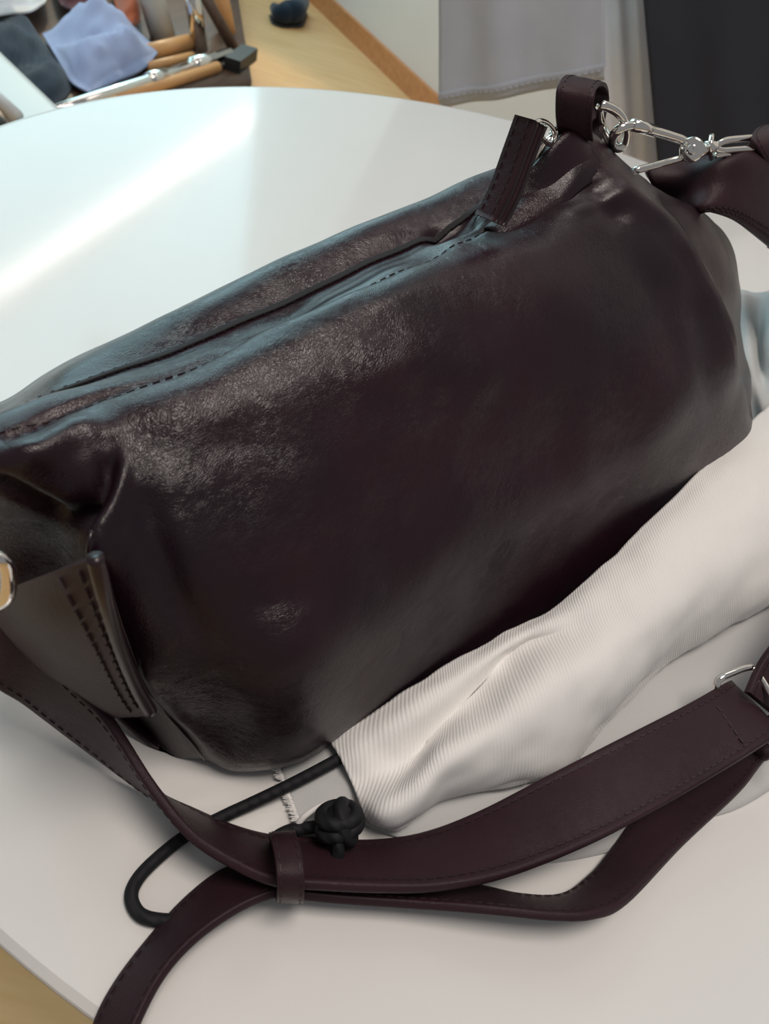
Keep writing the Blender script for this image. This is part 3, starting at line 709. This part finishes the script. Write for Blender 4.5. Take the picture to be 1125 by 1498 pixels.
# ------------------------------------------------------------------ low display stand with a chrome rail, and the clothes on it
PZ = FLOOR+.10
stand = empty('display_stand', Z(200, 90, FLOOR), 'low dark brown display stand with chrome rails and posts beyond the table', 'display stand')
q = np.array([[Z(368, 118, PZ), Z(352, 20, PZ), Z(330, -120, PZ)], [Z(200, 150, PZ), Z(190, 20, PZ), Z(190, -130, PZ)], [Z(60, 190, PZ), Z(40, 40, PZ), Z(20, -120, PZ)], [Z(-160, 240, PZ), Z(-180, 80, PZ), Z(-200, -80, PZ)]])
pg = surf(q, 3, 3); sg = np.sign(normals(pg)[4, 3][2]); sheet('platform', pg, .098, M['dark_wood'], stand, flip=sg < 0)
def bar(name, pts, r, m, parent, seg=14): return tube(name, np.array(pts), r, m, parent, seg)
bar('chrome_rail', [Z(70, 168, PZ+.03), Z(200, 124, PZ+.03), Z(336, 78, PZ+.03)], .018, M['chrome'], stand)
bar('clamp', [Z(282, 96, PZ+.03), Z(312, 86, PZ+.03)], .024, M['chrome'], stand)
bar('clamp', [Z(218, 118, PZ+.03), Z(240, 110, PZ+.03)], .023, M['chrome'], stand)
bar('wooden_rail', [Z(170, 146, PZ+.016), Z(318, 98, PZ+.016)], .018, M['tan_wood'], stand)
bar('sunlit_stripe', [Z(215, 98, PZ+.015), Z(282, 82, PZ+.015)], .014, M['tan_wood'], stand)  # sunlit stripes on the platform, built as orange bars
bar('sunlit_stripe', [Z(212, 78, PZ+.02), Z(276, 62, PZ+.02)], .026, M['tan_wood'], stand)
def post(name, px0, px1, r, m):
    a = Z(*px0, PZ); d0 = np.linalg.norm(a-CAM); b_ = Y(*px1, a[1]); b_ = a+(b_-a)*1.6; return bar(name, [a, b_], r, m, stand)
post('steel_post', (240, 60), (222, -5), .044, M['painted_steel'])
post('chrome_post', (293, 74), (281, -5), .028, M['chrome'])
post('wooden_post', (333, 50), (322, -5), .032, M['tan_wood'])
post('dark_post', (346, 78), (300, -5), .020, M['dark_wood'])
mb = MB(); a = Z(352, 95, PZ); mb.box(a+BZ*.02, (.028, 0, 0), (0, .09, 0), BZ*.02); mb.build('corner_block', M['black'], stand)

def bundle(name, pts, m, label, cat, h, zb, seed, parent=None, amp=.03):
    """crumpled cloth: control net of ground points, puffed up to height h"""
    n = np.array([[Z(x, y, zb) for x, y in r] for r in pts]); g = surf(n, 8, 8); a, b_ = g.shape[:2]
    for i in range(a):
        for j in range(b_):
            e_ = (math.sin(math.pi*i/(a-1))*math.sin(math.pi*j/(b_-1)))**.5
            p = g[i, j]; f = noise.noise(Vector((p[0]*7+seed, p[1]*5, seed)))+.5*abs(noise.noise(Vector((p[0]*16, p[1]*12+seed, 3))))
            g[i, j, 2] = zb+.006+h*e_*(1+.6*f)+amp*e_*f
    base = g.copy(); base[..., 2] = zb+.002
    N = a*b_; F = grid_faces(a, b_)+grid_faces(a, b_, off=N, flip=True)
    rim = [j for j in range(b_)]+[i*b_+b_-1 for i in range(1, a)]+[(a-1)*b_+j for j in range(b_-2, -1, -1)]+[i*b_ for i in range(a-2, 0, -1)]
    for k in range(len(rim)): p_, q_ = rim[k], rim[(k+1) % len(rim)]; F.append([q_, p_, p_+N, q_+N])
    if normals(g)[a//2, b_//2][2] < 0: F = [f[::-1] for f in F]
    return tag(obj(name, np.r_[g.reshape(-1, 3), base.reshape(-1, 3)], F, m), label, cat)
bundle('navy_jacket', [[(-60, 70), (-50, 120), (20, 142), (78, 158)], [(-50, 45), (0, 85), (48, 118), (96, 146)], [(-40, 25), (20, 55), (58, 88), (104, 134)], [(-30, 12), (30, 38), (62, 66), (108, 124)]], M['navy'], 'folded dark navy garment on the display stand left of the pale blue one', 'garment', .05, PZ, 3)
bundle('blue_shirt', [[(62, 52), (85, 90), (104, 122), (130, 138)], [(104, 36), (114, 74), (134, 106), (168, 122)], [(150, 32), (164, 60), (184, 86), (208, 104)], [(196, 40), (208, 54), (222, 66), (234, 76)]], M['blue_cloth'], 'crumpled pale blue shirt lying on the display stand', 'shirt', .06, PZ+.02, 8, amp=.06)
bundle('rust_garment', [[(158, -40), (165, -5), (170, 15), (176, 36)], [(172, -40), (180, -8), (186, 14), (188, 38)], [(186, -40), (192, -8), (196, 14), (198, 38)], [(196, -40), (202, -5), (205, 15), (205, 34)]], M['rust'], 'rust red garment lying beside the steel post', 'garment', .07, PZ+.05, 5)
bundle('maroon_garment', [[(70, -70), (75, -30), (82, -5), (90, 10)], [(85, -70), (92, -25), (98, 0), (104, 16)], [(110, -70), (118, -25), (122, -2), (124, 14)], [(150, -60), (150, -20), (150, 0), (150, 12)]], M['maroon'], 'dull maroon garment behind the pale blue shirt', 'garment', .06, PZ+.05, 12)
bundle('white_garment', [[(-80, -60), (-60, -10), (-40, 15), (-20, 28)], [(-20, -60), (-5, -20), (5, 5), (15, 22)], [(30, -60), (35, -20), (40, 0), (45, 19)], [(60, -60), (68, -20), (70, -5), (66, 6)]], M['white_cloth'], 'bright white folded garment in the far left corner', 'garment', .06, PZ+.06, 15)
# white perforated upright lying across the near end of the stand
up = empty('perforated_bracket', Z(45, 130, FLOOR+.2), 'white perforated metal bracket leaning by the dark navy garment', 'bracket')
zb = FLOOR+.22
g = np.array([[Z(-60, 20, zb), Z(-70, 50, zb), Z(-80, 80, zb)], [Z(8, 84, zb), Z(-2, 108, zb), Z(-14, 130, zb)], [Z(56, 130, zb), Z(40, 150, zb), Z(20, 172, zb)], [Z(130, 200, zb), Z(110, 220, zb), Z(90, 240, zb)]])
gg = surf(g, 6, 4); sg = np.sign(normals(gg)[6, 4][2]); sheet('plate', gg, .03, M['white_metal'], up, flip=sg < 0)
for x, y in ((12, 118), (32, 104), (48, 140), (66, 148), (-4, 96)): disc(Z(x, y, zb+.004), BZ, .012, .003, up, 'hole', M['black'], 14)
bar('leg', [Z(20, 160, zb-.03), Z(20, 160, zb-.03)*np.array([1, 1, 0])+BZ*FLOOR], .02, M['white_metal'], up)
tube('rim', np.array([Z(-70, 82, zb+.01), Z(26, 170, zb+.01)]), .014, M['white_metal'], up, 8)
# dark shoe on the floor near the wall
sh = empty('dark_shoe', Z(418, 12, FLOOR), 'small dark shoe on the floor near the orange baseboard', 'shoe')
n = [(400, 22, .006, .03), (410, 18, .05, .045), (422, 10, .07, .05), (434, 4, .085, .05), (444, -2, .06, .035)]
sp = np.array([Z(x, y, FLOOR+h_) for x, y, h_, r in n]); sp[:, 2] = FLOOR+np.array([.035, .045, .05, .055, .045])
v, F = tube_geo(cr(sp, 5), np.interp(np.linspace(0, 4, 21), range(5), [.02, .036, .045, .046, .03]), 14); v[:, 2] = np.maximum(v[:, 2], FLOOR+.012)
obj('upper', v, F, M['navy'], sh)
v2 = v.copy(); v2[:, 2] = FLOOR+.001+(v[:, 2]-v[:, 2].min())*.12; obj('sole', v2, F, M['black'], sh)
